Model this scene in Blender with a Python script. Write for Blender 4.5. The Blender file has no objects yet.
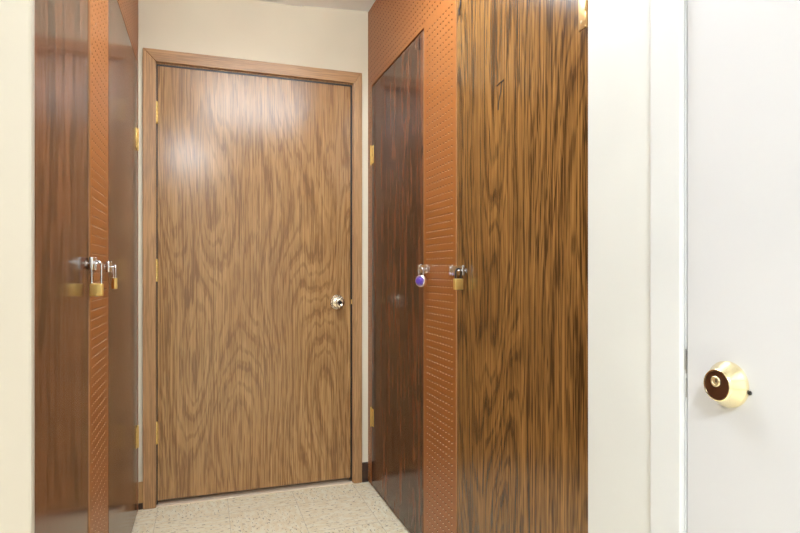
import bpy, bmesh, math, random
from mathutils import Vector, Matrix
random.seed(7)
PI = math.pi
scene = bpy.context.scene
COL = scene.collection

# ------------------------------------------------------------------ measures (metres)
EYE = 1.079            # camera height
YAW = 0.3301           # camera turned towards the right-hand wall
WL, WR = -0.2837, 0.8011   # faces of the two locker fronts
D = 2.849              # end wall
CEIL = 2.40
Y0 = 0.984             # where the recess starts
WHITE_R = 0.745        # face of the white wall that holds the white door
STUB = 0.966

# ------------------------------------------------------------------ materials
def lin(c):
    return tuple(((v / 255) / 12.92 if v / 255 <= 0.04045 else ((v / 255 + 0.055) / 1.055) ** 2.4) for v in c) + (1.0,)

def new_mat(name):
    m = bpy.data.materials.new(name); m.use_nodes = True
    nt = m.node_tree
    return m, nt, nt.nodes['Principled BSDF']

class N:
    """small node helper"""
    def __init__(self, nt): self.nt = nt
    def n(self, t, **kw):
        o = self.nt.nodes.new(t)
        for k, v in kw.items(): setattr(o, k, v)
        return o
    def l(self, a, b): self.nt.links.new(a, b)
    def val(self, sock, v):
        if hasattr(v, 'is_output'): self.l(v, sock)
        else: sock.default_value = v
    def math(self, op, a, b=None, c=None, clamp=False):
        o = self.n('ShaderNodeMath', operation=op); o.use_clamp = clamp
        self.val(o.inputs[0], a)
        if b is not None: self.val(o.inputs[1], b)
        if c is not None: self.val(o.inputs[2], c)
        return o.outputs[0]
    def ramp(self, x, a, b, lo=0.0, hi=1.0):
        o = self.n('ShaderNodeMapRange'); o.interpolation_type = 'SMOOTHSTEP'
        self.val(o.inputs[0], x)
        for i, v in enumerate((a, b, lo, hi)): o.inputs[i + 1].default_value = v
        return o.outputs[0]
    def noise(self, vec, scale=1.0, detail=2.0, rough=0.5, dist=0.0):
        o = self.n('ShaderNodeTexNoise'); self.l(vec, o.inputs['Vector'])
        o.inputs['Scale'].default_value = scale; o.inputs['Detail'].default_value = detail
        o.inputs['Roughness'].default_value = rough; o.inputs['Distortion'].default_value = dist
        return o.outputs[0]
    def xyz(self, x, y, z):
        o = self.n('ShaderNodeCombineXYZ')
        for i, v in enumerate((x, y, z)): self.val(o.inputs[i], v)
        return o.outputs[0]
    def mix(self, f, a, b, mode='MIX'):
        o = self.n('ShaderNodeMix', data_type='RGBA', blend_type=mode)
        self.val(o.inputs[0], f)
        self.val(o.inputs[6], a); self.val(o.inputs[7], b)
        return o.outputs[2]

def wood(name, light, mid, dark, seed=0.0, rings=9.0, spread=1.6, fine=1.0, streak=0.55, ring_amt=0.8, rough=0.3, coat=0.0,
         horizontal=False, spec=0.5, bump=0.06):
    m, nt, bsdf = new_mat(name); k = N(nt)
    tc = k.n('ShaderNodeTexCoord'); sp = k.n('ShaderNodeSeparateXYZ'); k.l(tc.outputs['Object'], sp.inputs[0])
    if horizontal:
        u, v = sp.outputs[2], sp.outputs[0]
    else:
        u = k.math('ADD', sp.outputs[0], sp.outputs[1]); v = sp.outputs[2]
    u = k.math('ADD', u, seed)
    # the wavy annual figure, drawn out along the board
    f1 = k.noise(k.xyz(k.math('MULTIPLY', u, spread), seed, k.math('MULTIPLY', v, 0.30)), 2.2, 1.0, 0.5)
    wob = k.noise(k.xyz(k.math('MULTIPLY', u, 30.0), seed, k.math('MULTIPLY', v, 1.8)), 1.0, 2.0, 0.5)
    fld = k.math('MULTIPLY_ADD', f1, rings, k.math('MULTIPLY', wob, 0.7))
    fld = k.math('ADD', fld, k.math('MULTIPLY', u, 8.0))
    fr = k.math('FRACT', fld)
    ring = k.math('MULTIPLY', k.ramp(fr, 0.25, 0.90), k.ramp(fr, 1.0, 0.90))   # soft rise, sharp fall: early to late wood
    def lines(x, w0, w1):                                  # thin contour lines of a field
        return k.ramp(k.math('ABSOLUTE', k.math('SUBTRACT', x, 0.5)), w0, w1)
    # fibres, dark pore ticks and long dark hairlines
    fib = k.noise(k.xyz(k.math('MULTIPLY', u, 210.0 * fine), seed, k.math('MULTIPLY', v, 1.2)), 1.0, 2.0, 0.7)
    por = k.noise(k.xyz(k.math('MULTIPLY', u, 260.0 * fine), seed + 3, k.math('MULTIPLY', v, 8.0)), 1.0, 1.0, 0.5)
    tick = k.noise(k.xyz(k.math('MULTIPLY', u, 140.0), seed + 7, k.math('MULTIPLY', v, 9.0)), 1.0, 2.0, 0.6)
    lon = k.noise(k.xyz(k.math('MULTIPLY', u, 60.0 * fine), seed + 5, k.math('MULTIPLY', v, 1.0)), 1.0, 2.0, 0.6)
    hair = lines(k.math('FRACT', k.math('MULTIPLY', lon, 5.0)), 0.24, 0.06)
    edge = lines(k.math('FRACT', k.math('MULTIPLY', fld, 2.0)), 0.20, 0.05)
    gate = k.ramp(tick, 0.38, 0.56)
    pore = k.math('MULTIPLY', k.ramp(por, 0.46, 0.58), k.math('MULTIPLY_ADD', ring, 0.75, 0.2))
    pore = k.math('ADD', pore, k.math('MULTIPLY', k.math('MULTIPLY', hair, gate), 0.8))
    pore = k.math('ADD', pore, k.math('MULTIPLY', k.math('MULTIPLY', edge, k.math('MULTIPLY_ADD', gate, 0.7, 0.3)), 0.6), clamp=True)
    broad = k.noise(k.xyz(k.math('MULTIPLY', u, 9.0), seed + 9, k.math('MULTIPLY', v, 0.55)), 1.0, 2.0, 0.5)
    c = k.mix(k.math('MULTIPLY', k.ramp(fib, 0.36, 0.62), 0.8), light, mid)
    c = k.mix(k.math('MULTIPLY', k.ramp(broad, 0.42, 0.72), 0.3), c, mid)
    c = k.mix(k.math('MULTIPLY', ring, ring_amt * 0.5), c, mid)
    c = k.mix(k.math('MULTIPLY', pore, streak, clamp=True), c, dark)
    k.l(c, bsdf.inputs['Base Color'])
    bsdf.inputs['Roughness'].default_value = rough
    bsdf.inputs['Specular IOR Level'].default_value = spec
    bsdf.inputs['Coat Weight'].default_value = coat; bsdf.inputs['Coat Roughness'].default_value = 0.12
    b = k.n('ShaderNodeBump'); b.inputs['Strength'].default_value = bump; b.inputs['Distance'].default_value = 0.002
    k.l(por, b.inputs['Height']); k.l(b.outputs[0], bsdf.inputs['Normal'])
    return m

def paint(name, col, rough=0.6, bump=0.05, scale=160.0, spec=0.4, tone=0.02):
    m, nt, bsdf = new_mat(name); k = N(nt)
    tc = k.n('ShaderNodeTexCoord')
    n1 = k.noise(tc.outputs['Object'], scale, 3.0, 0.6)
    n2 = k.noise(tc.outputs['Object'], 2.5, 2.0, 0.5)
    dk = tuple(v * (1 - tone * 3) for v in col[:3]) + (1.0,)
    k.l(k.mix(k.ramp(n2, 0.35, 0.7), col, dk), bsdf.inputs['Base Color'])
    bsdf.inputs['Roughness'].default_value = rough; bsdf.inputs['Specular IOR Level'].default_value = spec
    b = k.n('ShaderNodeBump'); b.inputs['Strength'].default_value = bump; b.inputs['Distance'].default_value = 0.002
    k.l(n1, b.inputs['Height']); k.l(b.outputs[0], bsdf.inputs['Normal'])
    return m

def metal(name, col, rough=0.25, scuff=0.1, met=1.0):
    m, nt, bsdf = new_mat(name); k = N(nt)
    tc = k.n('ShaderNodeTexCoord')
    n1 = k.noise(tc.outputs['Object'], 130.0, 3.0, 0.6)
    bsdf.inputs['Base Color'].default_value = col; bsdf.inputs['Metallic'].default_value = met
    k.l(k.math('MULTIPLY_ADD', n1, scuff, rough - scuff * 0.5), bsdf.inputs['Roughness'])
    return m

def floor_mat():
    m, nt, bsdf = new_mat('speckled vinyl tile'); k = N(nt)
    tc = k.n('ShaderNodeTexCoord'); sp = k.n('ShaderNodeSeparateXYZ'); k.l(tc.outputs['Object'], sp.inputs[0])
    T = 0.305
    tx = k.math('DIVIDE', k.math('ADD', sp.outputs[0], 20 * T - 0.105), T)
    ty = k.math('DIVIDE', k.math('ADD', sp.outputs[1], 20 * T - 0.23), T)
    ix, iy = k.math('FLOOR', tx), k.math('FLOOR', ty)
    par = k.math('MODULO', k.math('ADD', ix, iy), 2.0)
    gx = k.math('ABSOLUTE', k.math('SUBTRACT', k.math('FRACT', tx), 0.5))
    gy = k.math('ABSOLUTE', k.math('SUBTRACT', k.math('FRACT', ty), 0.5))
    seam = k.ramp(k.math('MAXIMUM', gx, gy), 0.4935, 0.4985)
    # flecks drawn out in alternating directions, tile by tile
    ax = k.math('MULTIPLY_ADD', par, 75.0, 50.0); ay = k.math('MULTIPLY_ADD', par, -75.0, 125.0)
    fx, fy = k.math('MULTIPLY', sp.outputs[0], ax), k.math('MULTIPLY', sp.outputs[1], ay)
    v1 = k.xyz(k.math('ADD', fx, k.math('MULTIPLY', ix, 7.3)), k.math('ADD', fy, k.math('MULTIPLY', iy, 3.1)), 0.0)
    n1 = k.noise(v1, 1.0, 2.0, 0.55, 0.4)
    n2 = k.noise(v1, 0.42, 2.0, 0.5, 0.3)
    c = k.mix(k.ramp(n2, 0.35, 0.65), lin((255, 246, 220)), lin((246, 230, 194)))
    c = k.mix(k.math('MULTIPLY', k.ramp(n1, 0.60, 0.68), 0.75), c, lin((128, 96, 62)))
    c = k.mix(k.math('MULTIPLY', k.ramp(n1, 0.38, 0.28), 0.5), c, lin((240, 230, 208)))
    c = k.mix(k.math('MULTIPLY', seam, 0.38), c, lin((135, 108, 76)))
    k.l(c, bsdf.inputs['Base Color']); bsdf.inputs['Roughness'].default_value = 0.35
    return m

def flat(name, col, rough=0.5, spec=0.5):
    m, nt, bsdf = new_mat(name); k = N(nt)
    tc = k.n('ShaderNodeTexCoord'); n1 = k.noise(tc.outputs['Object'], 60.0, 2.0, 0.5)
    dk = tuple(v * 0.85 for v in col[:3]) + (1.0,)
    k.l(k.mix(n1, col, dk), bsdf.inputs['Base Color'])
    bsdf.inputs['Roughness'].default_value = rough; bsdf.inputs['Specular IOR Level'].default_value = spec
    return m

def glow(name, col, strength):
    m, nt, bsdf = new_mat(name)
    bsdf.inputs['Base Color'].default_value = (0.8, 0.8, 0.78, 1)
    bsdf.inputs['Emission Color'].default_value = col; bsdf.inputs['Emission Strength'].default_value = strength
    return m

M = {}
M['locker'] = wood('dark oak locker laminate', lin((168, 120, 63)), lin((122, 82, 41)), lin((54, 33, 16)), seed=1.7, rings=11, spread=2.0,
                   fine=1.3, streak=0.86, ring_amt=0.75, rough=0.2, bump=0.03)
M['locker_dark'] = wood('dark walnut locker laminate', lin((124, 74, 44)), lin((90, 52, 32)), lin((42, 24, 15)), seed=6.4, rings=4, spread=1.2,
                   fine=0.15, streak=0.92, ring_amt=0.6, spec=0.3, rough=0.17, bump=0.02)
M['entry'] = wood('oak door veneer', lin((199, 154, 100)), lin((167, 121, 73)), lin((98, 63, 36)), seed=4.3, rings=15, spread=1.4,
                  fine=1.25, streak=0.64, ring_amt=0.7, rough=0.21, bump=0.03)
M['casing'] = wood('oak casing', lin((206, 162, 114)), lin((180, 134, 90)), lin((124, 86, 54)), seed=8.1, rings=3, spread=1.0, fine=1.3,
                   streak=0.5, ring_amt=0.4, rough=0.30)
M['casing_h'] = wood('oak head casing', lin((206, 162, 114)), lin((180, 134, 90)), lin((124, 86, 54)), seed=2.9, rings=3, spread=1.0, fine=1.3,
                     streak=0.5, ring_amt=0.4, rough=0.30, horizontal=True)
M['edge'] = flat('pale locker edge band', lin((178, 128, 84)), 0.4)
M['dark'] = flat('dark locker carcass', lin((62, 40, 26)), 0.7)
M['peg'] = flat('orange hardboard', lin((166, 98, 41)), 0.38)
M['palelit'] = flat('pale painted-in light', lin((250, 228, 200)), 0.5)  # pale tone painted where light would catch: hole bottoms, strip under door
M['cream'] = paint('cream wall paint', lin((236, 226, 203)), 0.55)
M['white'] = paint('white wall paint', lin((226, 223, 217)), 0.45)
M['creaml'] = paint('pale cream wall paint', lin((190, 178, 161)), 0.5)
M['trimw'] = paint('white trim gloss', lin((224, 222, 220)), 0.35, bump=0.02)
M['doorw'] = paint('white door gloss', lin((216, 213, 214)), 0.4, bump=0.03)
M['ceil'] = paint('white ceiling', lin((250, 248, 243)), 0.8)
M['floor'] = floor_mat()
M['vinyl'] = flat('brown vinyl base', lin((70, 48, 36)), 0.45)
M['tan'] = flat('tan base strip', lin((206, 160, 104)), 0.45)
M['brass'] = metal('brass', (0.86, 0.60, 0.20, 1), 0.34, 0.1, 0.72)
M['brassd'] = metal('aged brass', (0.55, 0.40, 0.22, 1), 0.3)
M['gold'] = metal('polished pale brass', (0.98, 0.86, 0.55, 1), 0.22, 0.05)
M['chrome'] = metal('chrome steel', (0.78, 0.78, 0.78, 1), 0.18)
M['steel'] = metal('worn steel', (0.55, 0.53, 0.50, 1), 0.3)
M['hinge'] = metal('tawny brass', (0.70, 0.45, 0.19, 1), 0.36, 0.1, 0.72)
M['nickel'] = metal('antique nickel', (0.72, 0.62, 0.48, 1), 0.26)
M['keygold'] = metal('brushed pale brass', (0.98, 0.84, 0.55, 1), 0.42)
M['black'] = flat('black steel', lin((28, 24, 22)), 0.35)
M['umber'] = flat('dark brown lock face', lin((72, 40, 22)), 0.32)
M['purple'] = flat('purple dial', lin((104, 74, 178)), 0.3)
M['pink'] = metal('rosy steel case', (0.86, 0.72, 0.68, 1), 0.3)
M['scuff'] = flat('black scuff', lin((34, 22, 14)), 0.7)
M['ivory'] = flat('ivory mark', lin((235, 230, 220)), 0.5)

# ------------------------------------------------------------------ object helpers
def link(name, bm, mats, parent=None, smooth=False, loc=None):
    me = bpy.data.meshes.new(name)
    bmesh.ops.recalc_face_normals(bm, faces=bm.faces)
    bm.to_mesh(me); bm.free()
    for m in (mats if isinstance(mats, (list, tuple)) else [mats]): me.materials.append(m)
    if smooth:
        me.polygons.foreach_set('use_smooth', [True] * len(me.polygons))
        me.set_sharp_from_angle(angle=math.radians(40))
    o = bpy.data.objects.new(name, me); COL.objects.link(o)
    if loc is not None: o.location = loc
    if parent is not None: o.parent = parent
    return o

def empty(name, loc=(0, 0, 0), rz=0.0, parent=None):
    o = bpy.data.objects.new(name, None); COL.objects.link(o); o.empty_display_size = 0.1
    o.location = loc; o.rotation_euler = (0, 0, rz)
    if parent is not None: o.parent = parent
    return o

def tag(o, label=None, cat=None, group=None, kind=None):
    for k, v in (('label', label), ('category', cat), ('group', group), ('kind', kind)):
        if v: o[k] = v
    return o

def box(bm, a, b, bev=0.0, mat=0, seg=2):
    lo = Vector([min(p, q) for p, q in zip(a, b)]); hi = Vector([max(p, q) for p, q in zip(a, b)])
    t = bmesh.new(); bmesh.ops.create_cube(t, size=1.0)
    for v in t.verts: v.co = Vector([lo[i] + (v.co[i] + 0.5) * (hi[i] - lo[i]) for i in range(3)])
    if bev: bmesh.ops.bevel(t, geom=t.edges[:], offset=bev, segments=seg, profile=0.5, affect='EDGES')
    return merge(bm, t, mat)

def merge(bm, t, mat=0, M4=None):
    if M4 is not None: bmesh.ops.transform(t, matrix=M4, verts=t.verts)
    mp = {}
    for v in t.verts: mp[v] = bm.verts.new(v.co)
    out = []
    for f in t.faces:
        g = bm.faces.new([mp[v] for v in f.verts]); g.material_index = mat; out.append(g)
    t.free()
    return out

def frame(n):
    n = n.normalized(); a = Vector((0, 0, 1)) if abs(n.z) < 0.9 else Vector((1, 0, 0))
    x = a.cross(n).normalized(); return x, n.cross(x)

def lathe(bm, base, axis, prof, seg=28, mat=0, sy=1.0):
    """prof: [(radius, height along axis)], closed by caps where the radius is not 0"""
    base, axis = Vector(base), Vector(axis).normalized(); x, y = frame(axis); rows = []
    for r, h in prof:
        if r < 1e-6: rows.append([bm.verts.new(base + axis * h)])
        else: rows.append([bm.verts.new(base + axis * h + x * (r * math.cos(2 * PI * i / seg)) + y * (r * sy * math.sin(2 * PI * i / seg))) for i in range(seg)])
    def add(vs):
        f = bm.faces.new(vs); f.material_index = mat
    for a, b in zip(rows, rows[1:]):
        for i in range(seg):
            j = (i + 1) % seg
            if len(a) == 1 and len(b) == 1: continue
            if len(a) == 1: add([a[0], b[i], b[j]])
            elif len(b) == 1: add([a[i], b[0], a[j]])
            else: add([a[i], b[i], b[j], a[j]])
    if len(rows[0]) > 1: add(list(reversed(rows[0])))
    if len(rows[-1]) > 1: add(rows[-1])

def tube(bm, pts, r, seg=12, mat=0):
    pts = [Vector(p) for p in pts]; rows = []; x = None
    for i, p in enumerate(pts):
        d = (pts[min(i + 1, len(pts) - 1)] - pts[max(i - 1, 0)]).normalized()
        if x is None: x, y = frame(d)
        else:
            x = (x - d * x.dot(d)).normalized(); y = d.cross(x)
        rows.append([bm.verts.new(p + x * (r * math.cos(2 * PI * k / seg)) + y * (r * math.sin(2 * PI * k / seg))) for k in range(seg)])
    for a, b in zip(rows, rows[1:]):
        for k in range(seg):
            f = bm.faces.new([a[k], a[(k + 1) % seg], b[(k + 1) % seg], b[k]]); f.material_index = mat
    for row in (list(reversed(rows[0])), rows[-1]):
        f = bm.faces.new(row); f.material_index = mat

def prism(bm, poly, depth, M4=None, mat=0, bev=0.0):
    """poly: 2-D outline in x,z; extruded along y"""
    t = bmesh.new()
    a = [t.verts.new((x, 0, z)) for x, z in poly]; b = [t.verts.new((x, depth, z)) for x, z in poly]
    t.faces.new(a); t.faces.new(list(reversed(b)))
    n = len(poly)
    for i in range(n): t.faces.new([a[i], b[i], b[(i + 1) % n], a[(i + 1) % n]])
    bmesh.ops.recalc_face_normals(t, faces=t.faces)
    if bev: bmesh.ops.bevel(t, geom=t.edges[:], offset=bev, segments=2, profile=0.5, affect='EDGES')
    merge(bm, t, mat, M4)

# ------------------------------------------------------------------ the room
RX0, RY0 = -2.1, -2.3          # the room behind the camera
bm = bmesh.new(); box(bm, (RX0, RY0, -0.06), (1.45, D + 0.12, 0.0))
tag(link('floor', bm, M['floor']), 'beige speckled vinyl tile floor', 'floor', kind='structure')

bm = bmesh.new()
SEAM = 0.461
def quadslab(x0, z0, x1, z1):
    t = bmesh.new(); vs = []
    for y in (RY0, D + 0.12):
        vs.append([t.verts.new(p) for p in ((x0, y, z0), (x1, y, z1), (x1, y, 2.52), (x0, y, 2.52))])
    t.faces.new(vs[0]); t.faces.new(list(reversed(vs[1])))
    for i in range(4): t.faces.new([vs[0][i], vs[1][i], vs[1][(i + 1) % 4], vs[0][(i + 1) % 4]])
    merge(bm, t)
quadslab(RX0, CEIL, SEAM, CEIL)
quadslab(SEAM, CEIL + 0.007, 0.81, CEIL + 0.028); quadslab(0.81, CEIL + 0.028, 1.45, CEIL + 0.03)
tag(link('ceiling', bm, M['ceil']), 'off-white ceiling with a stepped seam above the brown door', 'ceiling', kind='structure')

DX0, DX1, DZ1 = -0.203, 0.713, 2.033      # the brown door slab
OX0, OX1, OZ1 = DX0 - 0.02, DX1 + 0.02, DZ1 + 0.02
bm = bmesh.new()
box(bm, (-0.95, D, 0), (OX0, D + 0.11, 2.5)); box(bm, (OX1, D, 0), (1.45, D + 0.11, 2.5)); box(bm, (OX0, D, OZ1), (OX1, D + 0.11, 2.5))
bmesh.ops.remove_doubles(bm, verts=bm.verts, dist=1e-5)
tag(link('wall_end', bm, M['cream']), 'cream painted wall around the brown wooden door', 'wall', kind='structure')

bm = bmesh.new(); box(bm, (RX0, STUB - 0.012, 0), (-0.2357, STUB, 2.5), 0.004)
box(bm, (RX0, STUB, 0), (-0.2395, Y0, 2.5))
tag(link('wall_left', bm, M['creaml']), 'plain cream-white wall ending beside the locker with the long-shackle padlock', 'wall', kind='structure')

# white wall with the white door
C0, C1 = 0.734, 0.800               # casing along y
DY1, DY0, DZ2 = 0.7305, -0.085, 2.045
bm = bmesh.new()
WX1 = WHITE_R + 0.12
box(bm, (WHITE_R, DY1 + 0.022, 0), (WX1, Y0, 2.5)); box(bm, (WHITE_R, DY0 - 0.022, DZ2 + 0.022), (WX1, DY1 + 0.022, 2.5))
box(bm, (WHITE_R, RY0, 0), (WX1, DY0 - 0.022, 2.5))
bmesh.ops.remove_doubles(bm, verts=bm.verts, dist=1e-5)
tag(link('wall_right', bm, M['white']), 'white wall around the white door with the brass deadbolt', 'wall', kind='structure')
bm = bmesh.new(); box(bm, (RX0, RY0 - 0.1, 0), (1.45, RY0, 2.5)); tag(link('wall_back', bm, M['white']), 'white wall behind the viewer', 'wall', kind='structure')
bm = bmesh.new(); box(bm, (RX0 - 0.1, RY0 - 0.1, 0), (RX0, Y0, 2.5)); tag(link('wall_side', bm, M['white']), 'white side wall of the room behind the viewer', 'wall', kind='structure')

# vinyl base left and right of the brown door
bm = bmesh.new(); box(bm, (0.7665, D - 0.006, 0.0), (WR - 0.001, D - 0.0005, 0.100), 0.0015); box(bm, (0.7665, D - 0.014, 0.0), (WR - 0.001, D - 0.006, 0.012), 0.003)
tag(link('baseboard_right', bm, M['vinyl']), 'dark brown vinyl base beside the brown door casing', 'baseboard', kind='structure')
bm = bmesh.new(); box(bm, (WL + 0.001, D - 0.006, 0.028), (-0.2645, D - 0.0005, 0.125), 0.0015); box(bm, (WL + 0.001, D - 0.010, 0.0), (-0.2645, D - 0.0005, 0.028), 0.002, 1)
tag(link('baseboard_left', bm, [M['tan'], M['vinyl']]), 'narrow tan base strip in the corner by the door hinges', 'baseboard', kind='structure')

# ------------------------------------------------------------------ brown door with its casing
CL, CR, CT = -0.2639, 0.7661, EYE + 1.0217
ci0, ci1, ciz = DX0 - 0.0060, DX1 + 0.0095, DZ1 + 0.0105
trim = tag(empty('trim_1', (0, D, 0)), 'mitred oak casing around the brown door', 'door casing', kind='structure')
def casing(poly, m):
    b = bmesh.new(); prism(b, poly, 0.016, Matrix.Translation((0, -0.0165, 0)), 0, 0.003)
    return link('casing_board', b, m, trim)
casing([(CL, 0.001), (ci0, 0.001), (ci0, ciz), (CL, CT)], M['casing'])
casing([(ci1, 0.001), (CR, 0.001), (CR, CT), (ci1, ciz)], M['casing'])
casing([(CL, CT), (ci0, ciz), (ci1, ciz), (CR, CT)], M['casing_h'])
bm = bmesh.new()
jt = 0.0050
box(bm, (OX0 + 0.0005, 0.0, 0), (DX0 - jt, 0.105, OZ1 - 0.0005)); box(bm, (DX1 + jt, 0.0, 0), (OX1 - 0.0005, 0.105, OZ1 - 0.0005)); box(bm, (DX0 - jt, 0.0, DZ1 + jt), (DX1 + jt, 0.105, OZ1 - 0.0005))
box(bm, (DX0 - jt, 0.05, 0), (DX0 + 0.01, 0.07, DZ1 + jt)); box(bm, (DX1 - 0.01, 0.05, 0), (DX1 + jt, 0.07, DZ1 + jt)); box(bm, (DX0, 0.05, DZ1 - 0.01), (DX1, 0.07, DZ1 + jt))
link('door_jamb', bm, M['casing'], trim)
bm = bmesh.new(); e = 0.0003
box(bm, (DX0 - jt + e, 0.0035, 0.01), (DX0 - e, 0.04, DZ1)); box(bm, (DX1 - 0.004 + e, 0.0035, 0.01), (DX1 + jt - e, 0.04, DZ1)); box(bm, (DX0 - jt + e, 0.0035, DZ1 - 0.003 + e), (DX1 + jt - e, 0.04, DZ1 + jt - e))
link('gap_shade', bm, M['black'], trim)  # black strip filling the door gap, in place of its shadow

door = empty('door_1', (0, D, 0)); tag(door, 'brown oak-veneer door with round knob at the end of the passage', 'door', kind='structure')
bm = bmesh.new(); box(bm, (DX0, 0.002, 0.028), (DX1 - 0.004, 0.044, DZ1 - 0.003), 0.0015); link('door_slab', bm, M['entry'], door)
bm = bmesh.new(); box(bm, (DX0 - jt, -0.012, 0.0), (DX1 + jt, 0.1, 0.007), 0.003); link('gap_light', bm, M['palelit'], door)  # pale strip standing for the light that shows under the door
for z in (EYE + 0.733, EYE + 0.008, EYE - 0.738):
    bm = bmesh.new(); x = DX0 - 0.0035
    for q in range(5): lathe(bm, (x, -0.006, z - 0.045 + q * 0.0182), (0, 0, 1), [(0.0062, 0), (0.0068, 0.001), (0.0068, 0.0164), (0.0062, 0.0174)], 14)
    lathe(bm, (x, -0.006, z + 0.0458), (0, 0, 1), [(0.005, 0), (0.006, 0.003), (0.003, 0.007)], 14)
    lathe(bm, (x, -0.006, z - 0.0512), (0, 0, 1), [(0.003, 0), (0.006, 0.003), (0.005, 0.006)], 14)
    box(bm, (x - 0.001, -0.002, z - 0.045), (x + 0.001, 0.0032, z + 0.045))
    link('hinge', bm, M['brass'], door, smooth=True)
kz = EYE - 0.151; kx = 0.640
bm = bmesh.new()
lathe(bm, (kx, -0.012, kz), (0, -1, 0), [(0.010, 0.0), (0.0095, 0.018), (0.012, 0.030), (0.019, 0.038), (0.0225, 0.046), (0.0225, 0.053), (0.0205, 0.058), (0.0165, 0.0595), (0.0135, 0.056), (0.0, 0.053)], 36)
knob = link('door_knob', bm, M['nickel'], door, smooth=True)
bm = bmesh.new(); lathe(bm, (kx, 0.0018, kz), (0, -1, 0), [(0.0375, 0.0), (0.0375, 0.003), (0.034, 0.006), (0.029, 0.006), (0.026, 0.010), (0.016, 0.012), (0.012, 0.014)], 36)
for q in range(16):
    a = 2 * PI * q / 16; lathe(bm, (kx + 0.032 * math.cos(a), -0.004, kz + 0.032 * math.sin(a)), (0, -1, 0), [(0.0042, 0), (0.0034, 0.003), (0, 0.0045)], 8)
link('rose', bm, M['nickel'], knob, smooth=True)
bm = bmesh.new(); lathe(bm, (kx, -0.0655, kz), (0, -1, 0), [(0.0105, 0.0), (0.0105, 0.0010), (0.009, 0.0015), (0, 0.0015)], 28); link('knob_disc', bm, M['black'], knob, smooth=True)  # dark disc at the centre of the knob
bm = bmesh.new(); box(bm, (DX1 - 0.0015, -0.0015, kz - 0.012), (DX1 + 0.003, 0.006, kz + 0.012), 0.001); link('latch', bm, M['brass'], door)

# ------------------------------------------------------------------ white door, casing, deadbolt
t2 = tag(empty('trim_2', (0, 0, 0)), 'flat white casing around the white door', 'door casing', kind='structure')
for pa, pb in (((WHITE_R - 0.011, C0, 0), (WHITE_R - 0.0005, C1, DZ2 + 0.07)), ((WHITE_R - 0.011, DY0 - 0.07, 0), (WHITE_R - 0.0005, DY0 - 0.004, DZ2 + 0.07)), ((WHITE_R - 0.011, DY0 - 0.004, DZ2 + 0.004), (WHITE_R - 0.0005, C0, DZ2 + 0.07))):
    bm = bmesh.new(); box(bm, pa, pb, 0.0022); link('casing_board', bm, M['trimw'], t2)
bm = bmesh.new()
box(bm, (WHITE_R, DY1 + 0.0025, 0), (WX1, DY1 + 0.0215, DZ2 + 0.02)); box(bm, (WHITE_R, DY0 - 0.0215, 0), (WX1, DY0 - 0.0025, DZ2 + 0.02)); box(bm, (WHITE_R, DY0 - 0.0025, DZ2 + 0.0025), (WX1, DY1 + 0.0025, DZ2 + 0.0215))
box(bm, (WHITE_R + 0.044, DY1 - 0.012, 0), (WX1, DY1 + 0.0025, DZ2)); box(bm, (WHITE_R + 0.044, DY0, 0), (WX1, DY0 + 0.012, DZ2))
link('door_jamb', bm, M['trimw'], t2)
bm = bmesh.new()      # dark strike plate in the jamb gap
box(bm, (WHITE_R - 0.0004, DY1 + 0.0010, EYE - 0.165), (WHITE_R + 0.03, DY1 + 0.0026, EYE - 0.128))
box(bm, (WHITE_R - 0.0006, DY1 + 0.0004, EYE - 0.204), (WHITE_R + 0.03, DY1 + 0.0018, EYE - 0.173))
t = bmesh.new(); bmesh.ops.create_cube(t, size=1.0); bmesh.ops.scale(t, vec=(0.0012, 0.0022, 0.034), verts=t.verts)
merge(bm, t, 0, Matrix.Translation((WHITE_R - 0.0009, DY1 + 0.0022, EYE - 0.142)) @ Matrix.Rotation(0.06, 4, 'X'))
link('strike_plate', bm, M['steel'], t2)

d2 = tag(empty('door_2', (0, 0, 0)), 'white flush door with a brass deadbolt', 'door', kind='structure')
bm = bmesh.new(); box(bm, (WHITE_R + 0.0005, DY0, 0.01), (WHITE_R + 0.042, DY1, DZ2), 0.0015); link('door_slab', bm, M['doorw'], d2)
by, bz = 0.6520, 0.911
bm = bmesh.new()
R0 = 0.0345
lathe(bm, (WHITE_R, by, bz), (-1, 0, 0), [(R0, 0.0), (R0, 0.004), (R0 - 0.001, 0.006), (0.0246, 0.021), (0.0238, 0.0232), (0.0226, 0.0242), (0.0212, 0.0242), (0.0208, 0.0225), (0.0, 0.0225)], 56)
db = link('deadbolt', bm, M['gold'], d2, smooth=True)
bm = bmesh.new(); lathe(bm, (WHITE_R - 0.0226, by, bz), (-1, 0, 0), [(0.0207, 0.0), (0.0207, 0.0008), (0.0, 0.0010)], 44); tag(link('lock_face', bm, M['umber'], db, smooth=True), 'dark brown lock face')
cz = bz + 0.0055
bm = bmesh.new(); lathe(bm, (WHITE_R - 0.0237, by + 0.001, cz), (-1, 0, 0), [(0.0080, 0.0), (0.0080, 0.0016), (0.0072, 0.0024), (0.0050, 0.0024), (0.0046, 0.0018), (0.0, 0.0018)], 32); link('key_cylinder', bm, M['keygold'], db, smooth=True)
bm = bmesh.new(); box(bm, (WHITE_R - 0.0260, by - 0.0018, cz - 0.001), (WHITE_R - 0.0254, by - 0.0002, cz + 0.0045)); link('keyhole', bm, M['black'], db)
bm = bmesh.new(); lathe(bm, (WHITE_R, by - R0 - 0.0012, bz - 0.006), (-1, 0, 0), [(0.0032, 0), (0.0032, 0.0015), (0.002, 0.0025), (0, 0.0025)], 14); tag(link('screw', bm, M['black'], db), 'small black screw at the rim')

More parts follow.
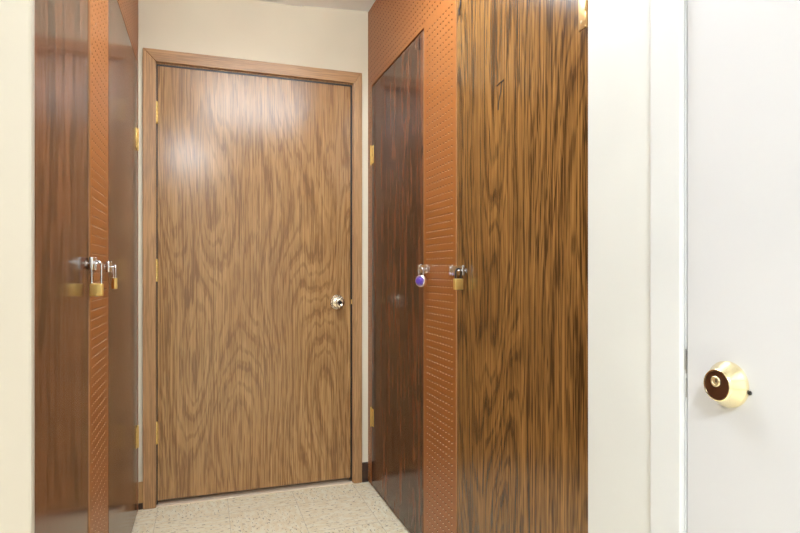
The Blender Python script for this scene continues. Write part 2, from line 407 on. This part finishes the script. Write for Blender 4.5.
# ------------------------------------------------------------------ locker fronts with peg-board
PITCH, HR = 0.0254, 0.0036
def peg_region(bm, P, y0, y1, z0, z1, holes=True):
    """P(y, n, z) -> point; one hole in every whole cell of the 25 mm grid"""
    def lines(a, b):
        k0, k1 = math.ceil(a / PITCH - 1e-6), math.floor(b / PITCH + 1e-6)
        L = [a] + [k * PITCH for k in range(k0, k1 + 1) if a + 1e-4 < k * PITCH < b - 1e-4] + [b]
        return L
    if not holes:
        f = bm.faces.new([bm.verts.new(P(y, 0, z)) for y, z in ((y0, z0), (y1, z0), (y1, z1), (y0, z1))]); return
    ys, zs = lines(y0, y1), lines(z0, z1)
    for ya, yb in zip(ys, ys[1:]):
        for za, zb in zip(zs, zs[1:]):
            if yb - ya > PITCH * 0.62 and zb - za > PITCH * 0.62 and yb - ya + zb - za > PITCH * 1.98:
                cy, cz_ = (ya + yb) / 2, (za + zb) / 2
                outer = [(yb, cz_), (yb, zb), (cy, zb), (ya, zb), (ya, cz_), (ya, za), (cy, za), (yb, za)]
                o = [bm.verts.new(P(y, 0, z)) for y, z in outer]
                ring = [(cy + HR * math.cos(k * PI / 8), cz_ + HR * math.sin(k * PI / 8)) for k in range(16)]
                i0 = [bm.verts.new(P(y, 0, z)) for y, z in ring]; i1 = [bm.verts.new(P(y, -0.005, z)) for y, z in ring]
                for k in range(8):
                    j = (k + 1) % 8
                    bm.faces.new([o[k], o[j], i0[(2 * k + 2) % 16], i0[2 * k + 1], i0[2 * k]])
                for k in range(16):
                    j = (k + 1) % 16
                    g = bm.faces.new([i0[k], i0[j], i1[j], i1[k]]); g.material_index = 1 if 9 <= k <= 14 else 2   # light painted in: lower hole walls pale, the rest dark
            else:
                bm.faces.new([bm.verts.new(P(y, 0, z)) for y, z in ((ya, za), (yb, za), (yb, zb), (ya, zb))])

TOP, GAP = EYE + 0.9341, 0.010
def cabinet(label, x, s, far, near, ceil_z, hinge_zs, boards):
    """s: +1 when the room lies towards +x of the front; far/near: (y0, y1) of the two doors"""
    root = tag(empty('locker_cabinet', (x, 0, 0)), label, 'locker cabinet')
    P = lambda y, n, z: Vector((s * n, y, z))
    ya, yb = Y0 + 0.002, D - 0.0015
    bm = bmesh.new(); g = 0.003
    oz = TOP + GAP
    peg_region(bm, P, ya, near[0] - g, 0.002, oz)
    peg_region(bm, P, near[1] + g, far[0] - g, 0.002, oz)
    peg_region(bm, P, far[1] + g, yb, 0.002, oz)
    peg_region(bm, P, ya, yb, oz, ceil_z)
    for (p, q) in ((near[0] - g, near[1] + g), (far[0] - g, far[1] + g)):      # cut edges of the openings
        for (y0, z0, y1, z1) in ((p, 0.002, p, oz), (q, 0.002, q, oz), (p, oz, q, oz)):
            f = bm.faces.new([bm.verts.new(P(y0, 0, z0)), bm.verts.new(P(y1, 0, z1)), bm.verts.new(P(y1, -0.012, z1)), bm.verts.new(P(y0, -0.012, z0))]); f.material_index = 3 if p == near[0] - g else 0
    bmesh.ops.remove_doubles(bm, verts=bm.verts, dist=1e-5)
    me_peg = link('pegboard', bm, [M['peg'], M['palelit'], M['dark'], M['edge']], root)
    fix_normals(me_peg, s)
    tag(me_peg, 'orange perforated hardboard')
    bm = bmesh.new()
    dp = 0.5
    def bx(y0, y1, n0, n1, z0, z1): box(bm, P(y0, n0, z0), P(y1, n1, z1))
    bx(ya, yb, -dp, -dp + 0.012, 0.002, ceil_z); bx(ya, ya + 0.012, -dp, -0.014, 0.002, ceil_z); bx(yb - 0.012, yb, -dp, -0.014, 0.002, ceil_z)
    m_ = (near[1] + far[0]) / 2; bx(m_ - 0.009, m_ + 0.009, -dp, -0.03, 0.002, ceil_z)
    bx(ya, yb, -dp, -0.03, ceil_z - 0.012, ceil_z); bx(ya, yb, -dp, -0.03, 0.002, 0.006)
    link('carcass', bm, M['dark'], root)
    doors = {}
    for kind, (y0, y1), out, hy, hd in (('near', near, -0.003, near[0], 1), ('far', far, 0.0015, far[1], -1)):
        bm = bmesh.new()
        fs = box(bm, P(y0, out - 0.018, 0.010), P(y1, out, TOP), 0.0008, 0, 1)
        d = link('locker_door', bm, [M[boards[kind]], M['edge']], root)
        for p in d.data.polygons:
            if abs(p.normal.y) > 0.9: p.material_index = 1
        doors[kind] = d
        for z in hinge_zs:
            hb = bmesh.new(); ky = hy - hd * 0.002; n0 = max(out, 0.0) + 0.0042
            for q in range(3): lathe(hb, P(ky, n0, z - 0.045 + q * 0.0302), (0, 0, 1), [(0.0035, 0), (0.004, 0.0008), (0.004, 0.0286), (0.0035, 0.0296)], 14)
            for zz, sg in ((z + 0.0455, 1), (z - 0.0455, -1)): lathe(hb, P(ky, n0, zz), (0, 0, sg), [(0.0035, 0), (0.004, 0.002), (0.002, 0.005)], 12)
            box(hb, P(ky + hd * 0.004, out, z - 0.044), P(ky + hd * 0.036, out + 0.0022, z + 0.044), 0.0008)
            box(hb, P(ky - hd * 0.004, 0.0002, z - 0.044), P(ky - hd * 0.018, 0.0015, z + 0.044), 0.0008)
            for sz in (-0.028, 0.0, 0.028):
                lathe(hb, P(ky + hd * (0.026 if sz else 0.014), out + 0.002, z + sz), (s, 0, 0), [(0.0042, 0), (0.0036, 0.0008), (0, 0.001)], 10, 1)
            link('hinge', hb, [M['hinge' if kind == 'near' else 'brass'], M['brassd']], d, smooth=True)
    return root, doors, me_peg, P

def fix_normals(o, s):
    me = o.data; b = bmesh.new(); b.from_mesh(me)
    for f in b.faces:
        if abs(f.normal.x) > 0.5 and f.normal.x * s < 0: f.normal_flip()
    b.to_mesh(me); b.free()

def mark(P, parent, pts, r, n):
    b = bmesh.new(); tube(b, [P(y, n, z) for y, z in pts], r, 6); o = link('scratch', b, M['scuff'], parent); tag(o, 'dark scratch'); return o

def hasp(P, s, strap_parent, staple_parent, y_staple, y_hinge, z, n_staple, n_strap, reach=0.028, w=0.0058):
    """a hinged strap from y_hinge to beyond y_staple, slotted over a staple that stands out from the other side"""
    d = 1 if y_staple > y_hinge else -1
    b = bmesh.new(); n = n_strap + 0.003
    # mounting leaf with knuckle
    box(b, P(y_hinge - d * 0.034, n_strap, z - 0.017), P(y_hinge - d * 0.004, n_strap + 0.0022, z + 0.017), 0.0008)
    for q in range(3): lathe(b, P(y_hinge, n_strap + 0.004, z - 0.017 + q * 0.0115), (0, 0, 1), [(0.0036, 0), (0.004, 0.0006), (0.004, 0.0105), (0.0036, 0.011)], 12)
    for zz in (-0.010, 0.010): lathe(b, P(y_hinge - d * 0.022, n_strap + 0.002, z + zz), (s, 0, 0), [(0.0038, 0), (0.003, 0.0014), (0, 0.0018)], 12)
    # slotted strap: four bars round the slot
    ye = y_staple + d * (w + 0.010); ns, ne = n + 0.003, n + 0.0055
    sl0, sl1 = y_staple - d * (w + 0.003), y_staple + d * (w + 0.003)
    box(b, P(y_hinge + d * 0.003, ns, z - 0.016), P(sl0, ne, z + 0.016), 0.0007)
    box(b, P(sl1, ns, z - 0.016), P(ye, ne, z + 0.016), 0.0007)
    box(b, P(sl0, ns, z + 0.008), P(sl1, ne, z + 0.016), 0.0006); box(b, P(sl0, ns, z - 0.016), P(sl1, ne, z - 0.008), 0.0006)
    box(b, P(ye - d * 0.0022, ns, z - 0.016), P(ye, ne + 0.006, z + 0.016), 0.0006)     # upturned lip
    link('hasp', b, M['chrome'], strap_parent, smooth=True)
    b = bmesh.new(); r = 0.0021
    pts = [P(y_staple - w, n_staple, z)] + [P(y_staple - w, n_staple + 0.004 + reach * k / 3 - 0.004 * (k == 3), z) for k in (1, 2, 3)]
    pts = [P(y_staple - w, n_staple, z), P(y_staple - w, n_staple + reach - 0.005, z)]
    for k in range(7):
        a = PI * k / 6; pts.append(P(y_staple - w * math.cos(a), n_staple + reach - 0.005 + 0.005 * math.sin(a), z))
    pts += [P(y_staple + w, n_staple + reach - 0.005, z), P(y_staple + w, n_staple, z)]
    tube(b, pts, r, 10)
    box(b, P(y_staple - 0.012, n_staple, z - 0.007), P(y_staple + 0.012, n_staple + 0.0018, z + 0.007), 0.0005)
    link('staple', b, M['chrome'], staple_parent, smooth=True)
    return n_staple + reach

def padlock(label, loc, rz, bw, bh, bt, span, drop, wire, body, shackle_mat, round_body=False):
    """origin at the inner crown of the shackle: it hangs from there; local x is the width"""
    root = tag(empty('padlock', loc, rz), label, 'padlock', 'padlocks on the locker hasps')
    h = span / 2; zt = -drop                     # drop: crown of the shackle to the top of the body
    b = bmesh.new()
    pts = [(-h, 0, zt - 0.004), (-h, 0, -h + wire)]
    for k in range(1, 12):
        a = PI * k / 12; pts.append((-h * math.cos(a), 0, -h + wire + h * math.sin(a)))
    pts += [(h, 0, -h + wire), (h, 0, zt - 0.004)]
    tube(b, pts, wire, 12); link('shackle', b, shackle_mat, root, smooth=True)
    b = bmesh.new()
    if round_body:
        lathe(b, (0, bt / 2, zt - bh / 2), (0, -1, 0), [(bh / 2 - 0.003, 0), (bh / 2, 0.003), (bh / 2, bt - 0.003), (bh / 2 - 0.003, bt), (0, bt)], 40)
        bd = link('lock_body', b, body, root, smooth=True)
        b = bmesh.new(); lathe(b, (0, -bt / 2, zt - bh / 2), (0, -1, 0), [(bh / 2 - 0.004, 0), (bh / 2 - 0.005, 0.003), (bh / 4, 0.004), (bh / 4, 0.010), (bh / 4 - 0.0015, 0.0115), (0, 0.0115)], 36)
        dial = tag(link('dial', b, M['purple'], bd, smooth=True), 'purple dial')
        b = bmesh.new()
        for q in range(20):
            a = 2 * PI * q / 20; t = bmesh.new(); bmesh.ops.create_cube(t, size=1.0)
            for v in t.verts: v.co = Vector((v.co.x * 0.0009, v.co.y * 0.0006, v.co.z * 0.0032))
            merge(b, t, 0, Matrix.Translation((0, -bt / 2 - 0.0036, zt - bh / 2)) @ Matrix.Rotation(a, 4, 'Y') @ Matrix.Translation((0, 0, bh / 2 - 0.0078)))
        link('dial_mark', b, M['ivory'], bd)
    else:
        box(b, (-bw / 2, -bt / 2, zt - bh), (bw / 2, bt / 2, zt), 0.0025, 0, 3)
        bd = link('lock_body', b, body, root, smooth=True)
        for sx in (-h, h):
            b = bmesh.new(); lathe(b, (sx, 0, zt - 0.0001), (0, 0, 1), [(wire + 0.0016, 0), (wire + 0.0012, 0.0012), (wire + 0.0002, 0.0012)], 16); link('collar', b, shackle_mat, bd, smooth=True)
        b = bmesh.new(); lathe(b, (0, 0, zt - bh + 0.0001), (0, 0, -1), [(0.0055, 0), (0.0055, 0.0006), (0, 0.0006)], 18); link('key_cylinder', b, M['steel'], bd)
    return root

HZ = (EYE + 0.5899, EYE - 0.728)
# the front on the side of the white door
rc, rd, rp, PR = cabinet('built-in oak locker front with orange peg-board, next to the white deadbolt door', WR, -1, (2.056, 2.772), (1.060, 1.755), CEIL + 0.022, HZ, dict(near='locker', far='locker_dark'))
lc, ld, lp, PL = cabinet('built-in oak locker front with orange peg-board, on the hinge side of the brown door', WL, 1, (1.983, 2.772), (1.060, 1.682), CEIL - 0.004, HZ, dict(near='locker_dark', far='locker_dark'))

n = hasp(PR, -1, rp, rd['near'], 1.692, 1.775, 1.085, -0.003, 0.0)
padlock('brass padlock with short dark shackle on the near locker by the white door', (WR - n + 0.0035, 1.692, 1.0878), 0.12, 0.031, 0.036, 0.015, 0.020, 0.029, 0.0028, M['brass'], M['black'])
n = hasp(PR, -1, rd['far'], rp, 2.005, 2.075, 1.092, 0.0, 0.0015, 0.034, 0.0115)
padlock('round padlock with a purple dial on the locker near the door knob', (WR - n + 0.0035, 2.005, 1.0948), -0.98, 0.04, 0.044, 0.017, 0.020, 0.026, 0.0027, M['pink'], M['chrome'], True)
n = hasp(PL, 1, lp, ld['near'], 1.650, 1.735, 1.102, -0.003, 0.0)
padlock('brass padlock with a long slim steel shackle', (WL + n - 0.004, 1.650, 1.1050), -0.10, 0.031, 0.032, 0.015, 0.023, 0.055, 0.0026, M['brass'], M['chrome'])
n = hasp(PL, 1, ld['far'], lp, 1.915, 2.000, 1.096, 0.0, 0.0015, 0.030, 0.0115)
padlock('small brass padlock seen edge-on, by the long-shackled padlock', (WL + n - 0.003, 1.915, 1.0988), -1.08, 0.024, 0.034, 0.010, 0.018, 0.036, 0.0026, M['brass'], M['chrome'])

# old scratches on the doors
zz = lambda px, py, y: EYE + (272.35 - py) / 571.5 * (WR * math.sin(YAW) + y * math.cos(YAW))
yw = lambda px: WR * (math.cos(YAW) - (px - 400) / 571.5 * math.sin(YAW)) / ((px - 400) / 571.5 * math.cos(YAW) + math.sin(YAW))
def px(pts): return [(yw(a), zz(a, b, yw(a))) for a, b in pts]
mark(PR, rd['near'], px([(496, 86), (499, 83), (503, 80)]), 0.0016, -0.0025)
mark(PR, rd['near'], px([(501, 82), (500, 92), (498, 102), (497.5, 110)]), 0.0016, -0.0025)
mark(PR, rd['near'], px([(460.5, -2), (460, 5), (459, 10), (458.8, 15)]), 0.0034, -0.002)
mark(PR, rd['far'], px([(419.6, 38.5), (419.3, 44), (419.6, 50)]), 0.0022, 0.003)
mark(PR, rd['far'], px([(421.8, 38), (421.6, 44), (421.6, 50)]), 0.0016, 0.003)

# ------------------------------------------------------------------ lamps on the ceiling
def lamp(loc, w, h, strength, label, z, depth, drop=0.035, canopy=None):
    r = tag(empty('ceiling_light', (loc[0], loc[1], z)), label, 'ceiling light')
    cw, ch = (canopy / 2, canopy / 2) if canopy else (w / 2 + 0.02, h / 2 + 0.02)
    b = bmesh.new(); box(b, (-cw, -ch, -drop), (cw, ch, -0.0005), 0.004); link('fixture_pan', b, M['trimw'], r)
    b = bmesh.new(); box(b, (-w / 2, -h / 2, -depth), (w / 2, h / 2, -drop - 0.0002), 0.01); link('diffuser', b, glow('lit diffuser', (0.87, 0.98, 1.07, 1), strength), r)
lamp((0.32, 1.58), 0.66, 0.66, 9.8, 'square ceiling lamp between the two locker fronts', CEIL, 0.24, 0.18, 0.10)
lamp((-0.20, -0.90), 0.48, 0.48, 70.0, 'square ceiling lamp behind the viewer', CEIL, 0.045)
lamp((-1.30, -0.40), 0.60, 0.60, 2.0, 'added unseen ceiling lamp that brightens the white wall', CEIL, 0.045)  # helper lamp, added out of view to light the white wall frontally

w = bpy.data.worlds.new('World'); scene.world = w; w.use_nodes = True
w.node_tree.nodes['Background'].inputs[0].default_value = (1, 0.95, 0.88, 1); w.node_tree.nodes['Background'].inputs[1].default_value = 0.05

# ------------------------------------------------------------------ camera and view
cam = bpy.data.cameras.new('camera'); co = bpy.data.objects.new('camera', cam); COL.objects.link(co)
co.location = (0, 0, EYE); co.rotation_euler = (PI / 2, 0, -YAW)
cam.sensor_width = 36.0; cam.lens = 36.0 * 571.5 / 800; cam.shift_y = (272.35 - 266.5) / 800; cam.clip_start = 0.01
scene.camera = co
vs = scene.view_settings
vs.view_transform = 'Standard'; vs.look = 'None'; vs.exposure = 0.42; vs.gamma = 1.0; vs.use_curve_mapping = False
